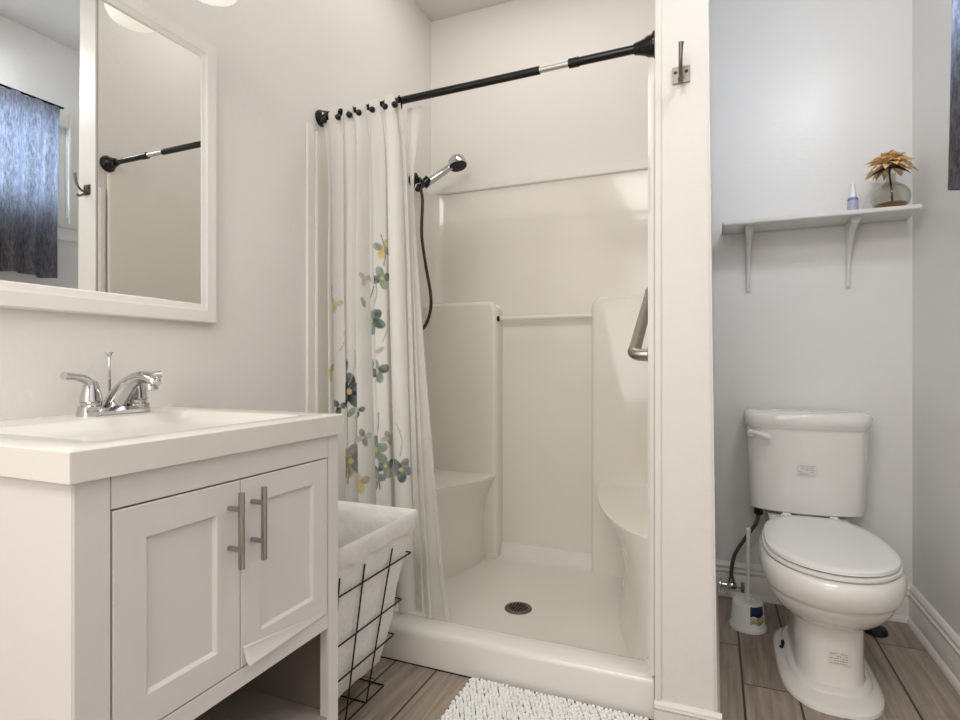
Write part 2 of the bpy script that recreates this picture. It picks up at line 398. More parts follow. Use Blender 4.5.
# corner seats, concave fronts, running down into the pan
def corner_seat(sign, xw, reach, y0, ztop, lo=0.0):
    # xw wall plane, reach = how far the seat goes along the back, y0 = how far forward along the side wall
    bm = nb(); outer = []
    n = 16
    rings = []
    yb = 2.49
    for (z, k, ky) in ((0.05, 0.50, 1.03), (0.10, 0.44, 1.01), (0.16, 0.41, 1.0), (ztop - 0.20, 0.40, 1.0), (ztop - 0.12, 0.50, 1.0), (ztop - 0.06, 0.74, 1.0), (ztop - 0.025, 0.93, 1.0), (ztop - 0.008, 1.0, 1.0), (ztop - 0.002, 1.0, 1.0), (ztop, 0.97, 0.98)):
        k = k + lo * (1 - k)
        ring = [(xw, yb, z)]
        for i in range(n + 1):
            t = i / n
            a = PI / 2 * t; e = 1.25
            dx = reach * k * (max(0, math.cos(a)) ** e); dy = (yb - y0) * ky * (max(0, math.sin(a)) ** (1.1 if k < 0.8 else e))
            ring.append((xw + sign * dx, yb - dy, z))
        rings.append(ring)
    add_loft(bm, rings)
    return obj('corner_seat', bm, M_fiber, ST, angle=60)
corner_seat(-1, SXR, 0.29, 1.75, 0.455, 0.30)
corner_seat(1, SXL, 0.385, 1.85, 0.455, 0.75)
bm = tube([(-0.938, 2.50, 1.19), (-0.50, 2.50, 1.19)], 0.011, 16)
obj('towel_bar', bm, mat('clear_acrylic', (238, 233, 224), 0.12, coat=0.4), ST)
obj('bar_socket', lathe([(0.0135, 0), (0.0135, 0.006)], (-0.951, 2.497, 1.19), (1, 0, 0), 16), M_dark, ST)
# drain
DR = obj('drain', lathe([(0.040, 0.0), (0.052, 0.0), (0.052, 0.004), (0.049, 0.0065), (0.040, 0.007), (0.0, 0.007)], (-0.690, 2.03, 0.046), (0, 0, 1), 32), M_drain, ST)
bm = nb()
for i in range(-3, 4):
    hw = math.sqrt(max(0, 0.037 ** 2 - (i * 0.0105) ** 2))
    k = -hw
    for j in range(-3, 4):
        cxx, cyy = -0.690 + j * 0.0105, 2.03 + i * 0.0105
        if math.hypot(j * 0.0105, i * 0.0105) < 0.036: add_box(bm, cxx - 0.0036, cxx + 0.0036, cyy - 0.0036, cyy + 0.0036, 0.0525, 0.0536)
obj('grate_holes', bm, M_dark, DR)
# thin dark strip where the stall meets the floor
obj('caulk_line', box(XL + 0.01, PXL - 0.002, TY - 0.002, TY + 0.001, 0.0, 0.0035), M_rubber, ST)

# ------------------------------------------------------------------ grab bar
GB = thing('grab_bar', (SXR, 1.74, 1.0), 'brushed steel grab bar slanting up the right shower side', 'grab bar')
gx = SXR - 0.052
p0 = Vector((gx, 1.735, 1.004)); p1 = Vector((gx, 2.24, 1.262)); d = (p1 - p0).normalized()
pts = [(SXR - 0.004, p0.y, p0.z)] + [(SXR - 0.022, p0.y, p0.z)] + [(SXR - 0.040, p0.y + 0.004, p0.z + 0.002), (gx - 0.001, p0.y + 0.018, p0.z + 0.010)] + [tuple(p0 + d * 0.06), tuple(p0 + d * 0.3), tuple(p1 - d * 0.06)] + [(gx - 0.001, p1.y - 0.018, p1.z - 0.01), (SXR - 0.040, p1.y - 0.004, p1.z - 0.002), (SXR - 0.022, p1.y, p1.z), (SXR - 0.004, p1.y, p1.z)]
obj('bar', tube(smooth_path(pts, 6), 0.0185, 20), M_nickel, GB, angle=60)
for p in (p0, p1):
    obj('flange', lathe([(0.038, 0.0), (0.038, 0.003), (0.034, 0.008), (0.018, 0.010)], (SXR, p.y, p.z), (-1, 0, 0), 28), M_nickel, GB)

# ------------------------------------------------------------------ curtain rod
RA = Vector((XL, 1.71, 1.893)); RB = Vector((PXL, 1.645, 1.872)); RD = (RB - RA); RLn = RD.length; RU = RD.normalized()
def onrod(t): return RA + RD * t
RODT = thing('shower_curtain_rod', tuple(RA), 'long black tension rod with a silver section across the shower opening', 'curtain rod')
obj('outer_tube', tube([onrod(0.02), onrod(0.715)], 0.0125, 20), M_black, RODT)
obj('inner_tube', tube([onrod(0.71), onrod(0.80)], 0.0095, 20), mat('silver_tube', (205, 203, 198), 0.2, 0.8), RODT)
obj('sleeve', add_tube(add_lathe(nb(), [(0.014, 0), (0.0145, 0.03)], onrod(0.792), RU, 20), [onrod(0.80), onrod(0.985)], 0.0125, 20), M_black, RODT)
obj('end_flange', lathe([(0.030, 0), (0.030, 0.006), (0.027, 0.008), (0.025, 0.022), (0.022, 0.03), (0.018, 0.046), (0.016, 0.060)], RA, RU, 28), M_black, RODT)
obj('end_flange', lathe([(0.036, 0), (0.036, 0.006), (0.031, 0.008), (0.029, 0.022), (0.024, 0.03), (0.019, 0.046), (0.016, 0.060)], RB, -RU, 28), M_black, RODT)

# ------------------------------------------------------------------ floral shower curtain
# folded path at a given height (s in 0..1 top to bottom)
NF = 5.5
def cpath(u, s):
    ph = 2 * PI * NF * u
    wtop, wbot = 0.350, 0.402
    e = s ** 1.5
    wd = wtop + (wbot - wtop) * e
    x = XL + 0.020 + wd * (u + 0.10 * math.sin(u * 5.0 + 0.6 + s) / 6) + (0.006 + 0.010 * s) * math.sin(2 * ph + 0.8)
    amp = 0.009 + 0.011 * min(1, s * 12) + 0.016 * min(1, s * 3) + 0.008 * min(1, s * 8) * math.sin(3.1 * u + 2 * s)
    yrod = RA.y + (RB.y - RA.y) * ((x - XL) / (PXL - XL))
    yc = yrod + 0.004 + (0.012 * s) - 0.031 * (1 - s) ** 16
    y = yc + amp * (math.sin(ph + 0.5 * math.sin(2.1 * s + u * 4)) + 0.22 * math.sin(2.3 * ph + 1.0 + s))
    return max(x, XL + 0.0235), y
NU, NV = 620, 480
ztop, zbot = 1.902, 0.122
WHITE = (0.87, 0.855, 0.815)
arc = [0.0]
for i in range(1, NU):
    a = cpath((i - 1) / (NU - 1), 0.5); b_ = cpath(i / (NU - 1), 0.5)
    arc.append(arc[-1] + math.hypot(a[0] - b_[0], a[1] - b_[1]))
def arc_at_px(px):
    # the arc position of the frontmost cloth point along one bearing at mid height
    best = None
    s_ = (px - 480) / 563.0
    for i in range(NU):
        x, y = cpath(i / (NU - 1), 0.5)
        xc = x * math.cos(YAW) + y * math.sin(YAW); zc = -x * math.sin(YAW) + y * math.cos(YAW)
        d_ = abs(xc / zc - s_)
        if d_ < 0.002 and (best is None or zc < best[0]): best = (zc, arc[i])
    return best[1] if best else None
def z_at_py(py, zc=1.93): return H - (py - 363) / 563.0 * zc
NAVY = (0.018, 0.035, 0.06); TEAL = (0.09, 0.15, 0.13); GREY = (0.25, 0.29, 0.29); GRN = (0.30, 0.37, 0.29); YEL = (0.74, 0.62, 0.24); TAN = (0.52, 0.43, 0.24); PALE = (0.55, 0.53, 0.50)
marks = []   # (arc, z, kind, size, angle, colour)
def flower(px, py, r, col, col2=None, n=5, rot=0.3):
    a = arc_at_px(px)
    if a is None: return
    z = z_at_py(py)
    for k in range(n):
        th = rot + 2 * PI * k / n
        marks.append((a + math.cos(th) * r * 0.70, z + math.sin(th) * r * 0.62, r * 0.66, r * 0.44, th, col if k % 2 == 0 else (col2 or col)))
    marks.append((a, z, r * 0.22, r * 0.22, 0, YEL))
def leaf(px, py, l, wd, th, col):
    a = arc_at_px(px)
    if a is not None: marks.append((a, z_at_py(py), l, wd, th, col))
def twig(px, py, px2, py2, col, n=12, bend=0.01):
    a = arc_at_px(px); b = arc_at_px(px2)
    if a is None: return
    if b is None or abs(b - a) > 0.12: b = a + (px2 - px) * 0.0034
    z1, z2 = z_at_py(py), z_at_py(py2)
    for k in range(n + 1):
        t = k / n; marks.append((a + (b - a) * t + bend * math.sin(PI * t), z1 + (z2 - z1) * t, 0.006, 0.0022, math.atan2(z2 - z1, b - a), col))
flower(350, 393, 0.055, NAVY, (0.05, 0.08, 0.1)); flower(371, 320, 0.040, TEAL, GREY, 5, 0.9); flower(384, 276, 0.034, TEAL, GRN, 4)
flower(386, 246, 0.030, YEL, GRN, 4, 1.2); flower(377, 371, 0.036, (0.10, 0.13, 0.13), GREY, 4); flower(352, 466, 0.050, TAN, GREY, 6)
flower(374, 452, 0.042, GRN, GREY, 5); flower(384, 468, 0.036, TEAL, GRN, 4); flower(371, 482, 0.034, GREY, GREY, 4); flower(396, 470, 0.036, GREY, TEAL, 5, 1.0)
flower(336, 300, 0.026, (0.6, 0.6, 0.35), YEL, 3); flower(331, 372, 0.030, YEL, TAN, 3); flower(358, 486, 0.034, TAN, YEL, 4)
flower(340, 410, 0.026, NAVY, TEAL, 3); flower(363, 440, 0.026, PALE, GREY, 4); flower(366, 275, 0.022, PALE, PALE, 3)
flower(344, 480, 0.03, GREY, TAN, 4); flower(358, 412, 0.022, TEAL, GRN, 3); flower(388, 440, 0.022, PALE, GRN, 4)
leaf(352, 415, 0.022, 0.011, 0.9, GRN); leaf(364, 300, 0.020, 0.008, 1.9, GRN); leaf(380, 350, 0.02, 0.009, 0.6, PALE); leaf(347, 366, 0.024, 0.009, 1.5, GREY)
twig(350, 385, 356, 350, PALE); twig(371, 312, 366, 285, TEAL); twig(371, 310, 378, 280, TAN); twig(352, 460, 357, 420, TAN); twig(384, 340, 390, 310, PALE); twig(386, 262, 383, 232, GREY); twig(340, 350, 345, 330, PALE); twig(375, 448, 378, 415, GREY)
twig(396, 455, 394, 425, PALE); twig(334, 300, 333, 280, PALE)
bm = nb(); rows = []
for j in range(NV):
    s = j / (NV - 1); z = ztop + (zbot - ztop) * s
    row = []
    for i in range(NU):
        u = i / (NU - 1); x, y = cpath(u, s)
        zz = z - (0.018 * (1 - math.cos(2 * PI * NF * u)) * (1 - s) ** 8 if s < 0.4 else 0)
        row.append(bm.verts.new((x, y, zz)))
    rows.append(row)
for j in range(NV - 1):
    for i in range(NU - 1):
        bm.faces.new((rows[j][i], rows[j][i + 1], rows[j + 1][i + 1], rows[j + 1][i]))
SCU = thing('shower_curtain', (-1.15, 1.70, 0.122), 'white fabric shower curtain printed with navy, green and yellow flowers', 'shower curtain')
cu = obj('cloth', bm, M_curtain, SCU, angle=180)
col = cu.data.color_attributes.new('print', 'FLOAT_COLOR', 'POINT')
buf = [0.0] * (NU * NV * 4)
for k in range(NU * NV):
    buf[4 * k:4 * k + 4] = [WHITE[0], WHITE[1], WHITE[2], 1]
import bisect
for (a, z, l, wd, th, cc) in marks:
    i0 = max(0, bisect.bisect_left(arc, a - l)); i1 = min(NU - 1, bisect.bisect_left(arc, a + l))
    j0 = max(0, int((ztop - (z + l)) / (ztop - zbot) * (NV - 1))); j1 = min(NV - 1, int((ztop - (z - l)) / (ztop - zbot) * (NV - 1)) + 1)
    ct, sn = math.cos(th), math.sin(th)
    for j in range(j0, j1 + 1):
        zz = ztop + (zbot - ztop) * j / (NV - 1)
        for i in range(i0, i1 + 1):
            du, dz = arc[i] - a, zz - z
            p = (du * ct + dz * sn) / l; q = (-du * sn + dz * ct) / wd
            r2 = p * p + q * q
            if r2 < 1:
                f = min(1, (1 - r2) * 5) * (0.88 + 0.12 * math.sin(p * 3 + q * 2 + a * 90))
                k = 4 * (j * NU + i)
                for c_ in range(3): buf[k + c_] = buf[k + c_] * (1 - f) + cc[c_] * f
col.data.foreach_set('color', buf)

# plain liner hanging at the free end of the curtain
bm = nb(); rows = []
NU2, NV2 = 90, 120
for j in range(NV2):
    s = j / (NV2 - 1); z = 1.872 + (0.118 - 1.872) * s
    row = []
    for i in range(NU2):
        u = i / (NU2 - 1)
        xr = -0.995 + 0.058 * max(0, 1 - s * 5.5) ** 1.2 + 0.170 * s ** 1.2
        x0 = -1.000 + 0.014 * min(1, s * 6) + 0.054 * s ** 1.5
        ph = 2 * PI * 1.6 * u
        x = x0 + (xr - x0) * u + 0.008 * math.sin(2 * ph) * (0.1 + s)
        y = 1.725 - 0.018 * s + (0.003 + 0.027 * s) * math.sin(ph + 0.4 + 0.5 * s) + 0.02 * (u - 0.5) * 0
        if s > 0.93: y += 0.015 * (s - 0.93) / 0.07 * u; 
        zz = z + 0.0 + (0.004 * math.sin(ph) * (1 - s) ** 10) - 0.015 * u * 0
        row.append(bm.verts.new((x, y, max(zz, 0.1195))))
    rows.append(row)
for j in range(NV2 - 1):
    for i in range(NU2 - 1): bm.faces.new((rows[j][i], rows[j][i + 1], rows[j + 1][i + 1], rows[j + 1][i]))
ln = obj('shower_liner', bm, M_liner2, angle=180)
tag(ln, 'plain white shower liner draping over the threshold at the curtain\'s right edge', 'shower liner')

# curtain rings
RG = ['black curtain ring nearest the left wall', 'black curtain ring second from the left wall', 'black curtain ring third from the left wall', 'black curtain ring fourth from the left wall',
      'black curtain ring fifth from the left wall, mid cluster', 'black curtain ring second from the free end of the curtain', 'black curtain ring with a ball at the free end of the curtain']
for k in range(7):
    u = (k + 0.30) / 6.45
    x, y = cpath(min(u, 0.99), 0.0)
    t = (x - XL) / (PXL - XL); c = onrod(t)
    r = thing('curtain_ring', (c.x, c.y, c.z - 0.03), RG[k] + ' on the rod', 'curtain ring', 'black rings holding the shower curtain')
    n = 24; rr = 0.021; tw = (k % 3 - 1) * 0.25
    ring = [(c.x + math.sin(tw) * rr * math.cos(a), c.y + rr * math.cos(a), c.z - 0.006 + rr * math.sin(a)) for a in [2 * PI * i / n for i in range(n + 1)]]
    obj('loop', tube(ring, 0.0030, 8, caps=False), M_black, r, angle=80)
    fx = c.x + 0.004
    obj('ball', lathe([(0.0001, -0.012), (0.008, -0.009), (0.0115, 0), (0.008, 0.009), (0.0001, 0.012)], (fx, c.y - (0.040 if k == 6 else 0.027), c.z - (0.030 if k == 6 else 0.024)), (0, 1, 0.2), 16), M_black, r, angle=80)

# ------------------------------------------------------------------ hand shower
HS = thing('hand_shower', (XL, 2.33, 1.80), 'chrome hand shower in a black wall bracket with hanging hose', 'hand shower')
bx, by, bz = -1.292, 2.395, 1.848
bm = nb()
add_lathe(bm, [(0.030, 0), (0.030, 0.006), (0.02, 0.012), (0.014, 0.03), (0.013, 0.05)], (XL, by, bz + 0.015), (1, 0, 0), 24)
add_lathe(bm, [(0.021, -0.022), (0.023, 0.0), (0.021, 0.022)], (bx + 0.012, by, bz), (0.62, 0.2, 0.72), 20)
add_lathe(bm, [(0.006, 0), (0.015, 0.008), (0.016, 0.034), (0.010, 0.040)], (bx - 0.03, by - 0.008, bz + 0.008), (-0.35, -0.5, 0.85), 16)
add_lathe(bm, [(0.006, 0), (0.012, 0.008), (0.014, 0.034), (0.008, 0.040)], (bx - 0.02, by, bz - 0.005), (-0.3, -0.3, -0.9), 16)
obj('bracket', bm, M_black, HS, angle=50)
hd = Vector((0.74, 0.30, 0.56)).normalized(); b0 = Vector((bx + 0.006, by - 0.002, bz - 0.012)); b1 = b0 + hd * 0.170
obj('handle', tube(smooth_path([b0, b0 + hd * 0.05, b0 + hd * 0.13, b1 - hd * 0.02], 6), [0.013, 0.0175, 0.0185, 0.016, 0.018], 18), M_chrome, HS, angle=60)
fa = Vector((0.28, -0.10, -0.92)).normalized(); hc = b1 + Vector((0.016, 0.006, 0.004))
obj('head', lathe([(0.012, -0.034), (0.032, -0.030), (0.042, -0.018), (0.045, 0.004), (0.044, 0.014)], hc, fa, 30), M_chrome, HS)
obj('spray_face', lathe([(0.043, 0.012), (0.043, 0.018), (0.039, 0.021), (0.012, 0.021), (0.010, 0.026)], hc, fa, 30), M_rubber, HS)
hp = [b0, b0 - hd * 0.02 + Vector((-.002, 0, -.01)), (bx - 0.008, by, bz - 0.09), (bx - 0.012, by, bz - 0.25), (bx + 0.010, by, bz - 0.40), (bx + 0.035, by, bz - 0.53), (bx + 0.036, by, bz - 0.61), (bx + 0.012, by, bz - 0.68), (bx - 0.03, by, bz - 0.72), (XL + 0.015, by, bz - 0.71)]
obj('hose', tube(smooth_path(hp, 10), 0.0075, 12), M_hose, HS, angle=80)

# ------------------------------------------------------------------ vanity
VX0, VXF, VY0, VY1, VZ = XL + 0.001, -0.810, 0.497, 1.083, 0.816
VN = thing('vanity_cabinet', ((VX0 + VXF) / 2, 0.79, 0), 'white two-door bathroom vanity cabinet with open shelf below', 'cabinet')
obj('side_panel', box(VX0, VXF - 0.004, VY0, VY0 + 0.018, 0, VZ, bev=0.001), M_cab, VN)
obj('side_panel', box(VX0, VXF - 0.004, VY1 - 0.018, VY1, 0, VZ, bev=0.001), M_cab, VN)
DY = (0.549, 0.791, 1.045); DZ = (0.415, 0.7635)
obj('stile', add_box(box(VXF - 0.0035, VXF, VY0, DY[0] - 0.001, 0, VZ, bev=0.001), VXF - 0.022, VXF - 0.0035, VY0 + 0.0185, DY[0] - 0.001, 0, VZ), M_cab, VN)
obj('stile', add_box(box(VXF - 0.0035, VXF, DY[2] + 0.001, VY1, 0, VZ, bev=0.001), VXF - 0.022, VXF - 0.0035, DY[2] + 0.001, VY1 - 0.0185, 0, VZ), M_cab, VN)
obj('top_rail', box(VXF - 0.02, VXF, DY[0], DY[2], DZ[1] + 0.003, VZ - 0.0015, bev=0.0008), M_cab, VN)
obj('bottom_rail', box(VXF - 0.02, VXF, DY[0], DY[2], 0.379, DZ[0] - 0.002, bev=0.0008), M_cab, VN)
obj('bottom_panel', box(VX0, VXF - 0.021, VY0 + 0.018, VY1 - 0.018, 0.379, 0.395), M_cabin, VN)
obj('back_panel', box(VX0, VX0 + 0.008, VY0 + 0.018, VY1 - 0.018, 0.1, VZ - 0.01), M_cabin, VN)
obj('shade_lining', box(VX0 + 0.008, VXF - 0.024, VY1 - 0.0205, VY1 - 0.0182, 0.176, 0.378), mat('shaded_board', (128, 118, 110), 0.7), VN)  # added thin dark sheet, stands in for shade inside the open shelf bay
obj('shelf', box(VX0 + 0.008, VXF - 0.004, VY0 + 0.018, VY1 - 0.018, 0.157, 0.175, bev=0.001), M_cabin, VN)
obj('door_gap_shade', box(VXF - 0.06, VXF - 0.021, VY0 + 0.019, VY1 - 0.019, 0.398, VZ - 0.02), M_dark, VN)  # near-black block behind the doors, shade of their gaps put into colour

def shaker_door(y0, y1, z0, z1, fw, hy, label=None, peel=False):
    bm = nb(); xf = VXF + 0.0; xb = VXF - 0.018; rec = 0.007
    # frame with a bevelled inner edge around a recessed flat panel
    o = [(y0, z0), (y1, z0), (y1, z1), (y0, z1)]
    def ring(x, ins): return [bm.verts.new((x, a + ins * (1 if a == y0 else -1), b + ins * (1 if b == z0 else -1))) for a, b in o]
    rs = [ring(xb, 0), ring(xf - 0.0015, 0), ring(xf, 0.0015), ring(xf, fw), ring(xf - 0.0015, fw + 0.0015), ring(xf - rec, fw + 0.005)]
    for a, b in zip(rs[:-1], rs[1:]):
        for i in range(4): bm.faces.new((a[i], a[(i + 1) % 4], b[(i + 1) % 4], b[i]))
    bm.faces.new(rs[-1]); bm.faces.new(list(reversed(rs[0])))
    d = obj('door', bm, M_cab, VN, smooth=False)
    if label: d['label'] = label
    hb = nb(); z0h, z1h = 0.612, 0.748
    add_tube(hb, [(xf + 0.030, hy, z0h), (xf + 0.030, hy, z1h)], 0.0058, 16)
    for zz in (z0h + 0.034, z1h - 0.030): add_tube(hb, [(xf - 0.001, hy, zz), (xf + 0.030, hy, zz)], 0.0048, 12)
    obj('handle', hb, M_handle, d)
    if peel:
        # foil that has come loose along the bottom edge and curls outward
        bm = nb(); rows = []
        for j in range(9):
            t = j / 8; row = []
            for i in range(21):
                s = i / 20; am = (1 - s) ** 1.0
                z = z0 + 0.001 + (0.034 * am + 0.003) * (1 - t); y = y0 + 0.004 + s * (y1 - y0 - 0.006) + 0.006 * am * t * 0
                row.append(bm.verts.new((xf + 0.0006 + 0.012 * am ** 1.3 * t ** 2.2, y + 0.004 * t * am, z - 0.002 * t)))
            rows.append(row)
        for j in range(8):
            for i in range(20): bm.faces.new((rows[j][i], rows[j][i + 1], rows[j + 1][i + 1], rows[j + 1][i]))
        pf = obj('peeling_foil', bm, M_cab, d, angle=60); pf['label'] = 'white foil peeling off the door\'s bottom edge'
        sm = pf.modifiers.new('thick', 'SOLIDIFY'); sm.thickness = 0.0006
shaker_door(DY[0] + 0.0025, DY[1] - 0.001, DZ[0], DZ[1], 0.052, 0.7636)
shaker_door(DY[1] + 0.001, DY[2] - 0.0015, DZ[0], DZ[1], 0.048, 0.818, 'right door with foil peeling at its bottom edge', True)

# countertop with integral basin
CX0, CX1, CY0, CY1, CZ0, CZ1 = XL + 0.0005, -0.800, 0.485, 1.088, 0.8165, 0.862
CT = thing('sink_top', ((CX0 + CX1) / 2, 0.787, CZ0), 'white one-piece sink top with a shallow rectangular basin on the vanity', 'sink')
bx0, bx1, by0, by1 = -1.215, -0.865, 0.565, 1.015
bm = nb()
def rr(x0, x1, y0, y1, z, r): return rounded_rect(x0, x1, y0, y1, z, r, 5)
rings = [rr(CX0, CX1, CY0, CY1, CZ0, 0.002), rr(CX0, CX1, CY0, CY1, CZ1 - 0.003, 0.002), rr(CX0 + 0.0, CX1 - 0.003, CY0 + 0.003, CY1 - 0.003, CZ1, 0.003),
         rr(bx0 - 0.006, bx1 + 0.006, by0 - 0.006, by1 + 0.006, CZ1, 0.022), rr(bx0, bx1, by0, by1, CZ1 - 0.003, 0.02), rr(bx0 + 0.012, bx1 - 0.012, by0 + 0.012, by1 - 0.012, CZ1 - 0.018, 0.03),
         rr(bx0 + 0.04, bx1 - 0.04, by0 + 0.05, by1 - 0.05, CZ1 - 0.030, 0.05), rr(bx0 + 0.10, bx1 - 0.09, by0 + 0.15, by1 - 0.15, CZ1 - 0.034, 0.05)]
add_loft(bm, rings)
obj('basin_top', bm, M_top, CT, angle=40)
obj('sink_drain', lathe([(0.0, 0.0), (0.022, 0.0), (0.022, 0.002), (0.018, 0.003), (0.0, 0.003)], (-1.06, 0.79, CZ1 - 0.0345), (0, 0, 1), 24), M_chrome, CT)

# ------------------------------------------------------------------ faucet
FX, FY, FZ = -1.283, 0.878, CZ1
FC = thing('faucet', (FX, FY, FZ), 'chrome two-handle bathroom faucet at the back of the sink top', 'faucet')
def stadium(cx, cy, hl, r, z, n=10):
    pts = []
    for k in range(n + 1):
        a = PI * k / n; pts.append((cx + r * math.cos(a), cy + hl + r * math.sin(a), z))
    for k in range(n + 1):
        a = PI + PI * k / n; pts.append((cx + r * math.cos(a), cy - hl + r * math.sin(a), z))
    return pts
bm = add_loft(nb(), [stadium(FX, FY, 0.052, 0.030, FZ), stadium(FX, FY, 0.052, 0.030, FZ + 0.010), stadium(FX, FY, 0.052, 0.027, FZ + 0.014), stadium(FX, FY, 0.052, 0.024, FZ + 0.018)])
obj('deck_plate', bm, M_chrome, FC)
# spout: broad hump rising forward, drooping to the aerator
sp = smooth_path([(FX - 0.006, FY, FZ + 0.012), (FX + 0.014, FY, FZ + 0.042), (FX + 0.050, FY, FZ + 0.072), (FX + 0.092, FY, FZ + 0.086), (FX + 0.126, FY, FZ + 0.080), (FX + 0.136, FY, FZ + 0.071)], 6)
bm = tube(sp, [0.027, 0.023, 0.019, 0.0165, 0.015, 0.012], 20, flat=0.85)
add_lathe(bm, [(0.0125, 0), (0.0125, 0.018), (0.010, 0.020)], (FX + 0.120, FY, FZ + 0.076), (0.15, 0, -1), 18)
obj('spout', bm, M_chrome, FC, angle=50)
for sy, tip in ((-1, (0.024, -0.072, 0.002)), (1, (0.030, 0.042, 0.002))):
    hy = FY + sy * 0.054
    hd_ = obj('handle', lathe([(0.026, 0.012), (0.026, 0.022), (0.021, 0.024), (0.021, 0.030), (0.023, 0.032), (0.0215, 0.036), (0.020, 0.048), (0.016, 0.066), (0.012, 0.077), (0.004, 0.081)], (FX, hy, FZ + 0.0), (0, 0, 1), 26), M_chrome, FC)
    lp = smooth_path([(FX, hy - sy * 0.004, FZ + 0.062), (FX + tip[0] * 0.25, hy + tip[1] * 0.22, FZ + 0.081), (FX + tip[0] * 0.6, hy + tip[1] * 0.6, FZ + 0.088), (FX + tip[0], hy + tip[1], FZ + 0.089 + tip[2])], 6)
    obj('lever', tube(lp, [0.010, 0.0095, 0.0075, 0.0085], 16), M_chrome, hd_, angle=60)
lr = obj('lift_rod', tube([(FX - 0.026, FY + 0.006, FZ + 0.010), (FX - 0.026, FY + 0.004, FZ + 0.135)], 0.0028, 10), M_chrome, FC)
obj('knob', lathe([(0.003, 0), (0.0055, 0.006), (0.006, 0.009), (0.009, 0.0095), (0.009, 0.0115)], (FX - 0.026, FY + 0.004, FZ + 0.132), (0, 0, 1), 16), M_chrome, lr)

# ------------------------------------------------------------------ mirror
MY0, MY1, MZ0, MZ1, FWD = 0.335, 1.217, 1.094, 1.897, 0.055
MR = thing('wall_mirror', (XL, (MY0 + MY1) / 2, MZ0), 'large wall mirror in a wide white wooden frame above the sink', 'mirror')
bm = nb()
def mring(x, ins): return [bm.verts.new((x, a, b)) for a, b in ((MY0 + ins, MZ0 + ins), (MY1 - ins, MZ0 + ins), (MY1 - ins, MZ1 - ins), (MY0 + ins, MZ1 - ins))]
rs = [mring(XL + 0.001, 0), mring(XL + 0.020, 0), mring(XL + 0.024, 0.004), mring(XL + 0.024, 0.034), mring(XL + 0.022, 0.040), mring(XL + 0.020, FWD - 0.003), mring(XL + 0.0165, FWD), mring(XL + 0.001, FWD)]
for a, b in zip(rs[:-1], rs[1:]):
    for i in range(4): bm.faces.new((a[i], a[(i + 1) % 4], b[(i + 1) % 4], b[i]))
for i in range(4): bm.faces.new((rs[0][i], rs[-1][i], rs[-1][(i + 1) % 4], rs[0][(i + 1) % 4]))
obj('frame', bm, M_trim, MR, smooth=False)
MTW = 0.010   # the pane sits a little skewed in its rebate
bm = box(XL + 0.004, XL + 0.008, MY0 + FWD - 0.004, MY1 - FWD + 0.004, MZ0 + FWD - 0.004, MZ1 - FWD + 0.004)
for v in bm.verts: v.co.x += -0.003 + 0.0150 * (v.co.y - MY0) / (MY1 - MY0)
obj('pane', bm, M_mirror, MR, smooth=False)

# ------------------------------------------------------------------ vanity light
VL = thing('vanity_light', (XL, 0.90, 1.98), 'three-globe vanity light bar mounted above the mirror', 'light')
obj('backplate', box(XL + 0.001, XL + 0.025, 0.66, 1.14, 2.03, 2.13, bev=0.006), M_nickel, VL)
for gy in GLOBES:
    a = obj('arm', tube(smooth_path([(XL + 0.02, gy, 2.08), (XL + 0.09, gy, 2.10), (XL + 0.155, gy, 2.085), (XL + 0.165, gy, 2.04)], 6), 0.009, 12), M_nickel, VL)
    obj('shade', lathe([(0.022, 0.135), (0.034, 0.12), (0.055, 0.09), (0.068, 0.055), (0.070, 0.035), (0.062, 0.016), (0.042, 0.004), (0.015, 0.0)], (-1.195, gy, 1.920), (0, 0, 1), 32), M_globe, a, angle=80)

# ------------------------------------------------------------------ laundry basket
LB = thing('laundry_basket', (-1.07, 1.31, 0), 'black wire laundry basket with a white cloth liner beside the vanity', 'basket')
B0 = (-1.22, -0.930, 1.185, 1.457); B1 = (-1.30, -0.833, 1.115, 1.505); BZ = 0.53
def bl(z, k=0.0):
    t = z / BZ; return [B0[i] + (B1[i] - B0[i]) * t + k * (-1 if i % 2 == 0 else 1) for i in range(4)]
def ringpts(z, k=0.0, r=0.02, wav=0.0):
    x0, x1, y0, y1 = bl(z, k); return rounded_rect(x0, x1, y0, y1, z, r, 4)
levels = (0.0045, 0.158, 0.264, 0.405)
for z in levels:
    p = ringpts(z, 0.004, 0.006); p.append(p[0])
    obj('wire_ring', tube(p, 0.0024, 8, caps=False), M_wire, LB, angle=80)
def upright(f0, f1): return tube([f0, f1], 0.0024, 8)
z0w, z1w = 0.004, 0.455
for k in range(3):
    t = (0.03, 0.31, 0.665)[k]
    for face in range(4):
        a = bl(z0w, 0.004); b = bl(z1w, 0.004)
        if face == 0: q = ((a[1], a[2] + (a[3] - a[2]) * t, z0w), (b[1], b[2] + (b[3] - b[2]) * t, z1w))
        elif face == 1: q = ((a[0], a[2] + (a[3] - a[2]) * t, z0w), (b[0], b[2] + (b[3] - b[2]) * t, z1w))
        elif face == 2: q = ((a[0] + (a[1] - a[0]) * t, a[2], z0w), (b[0] + (b[1] - b[0]) * t, b[2], z1w))
        else: q = ((a[0] + (a[1] - a[0]) * t, a[3], z0w), (b[0] + (b[1] - b[0]) * t, b[3], z1w))
        obj('upright_wire', upright(*q), M_wire, LB, angle=80)
for k in range(3):
    yy = B0[2] + (B0[3] - B0[2]) * (0.03, 0.31, 0.665)[k]
    obj('base_wire', tube([(B0[0], yy, 0.0045), (B0[1], yy, 0.0045)], 0.0022, 8), M_wire, LB, angle=80)
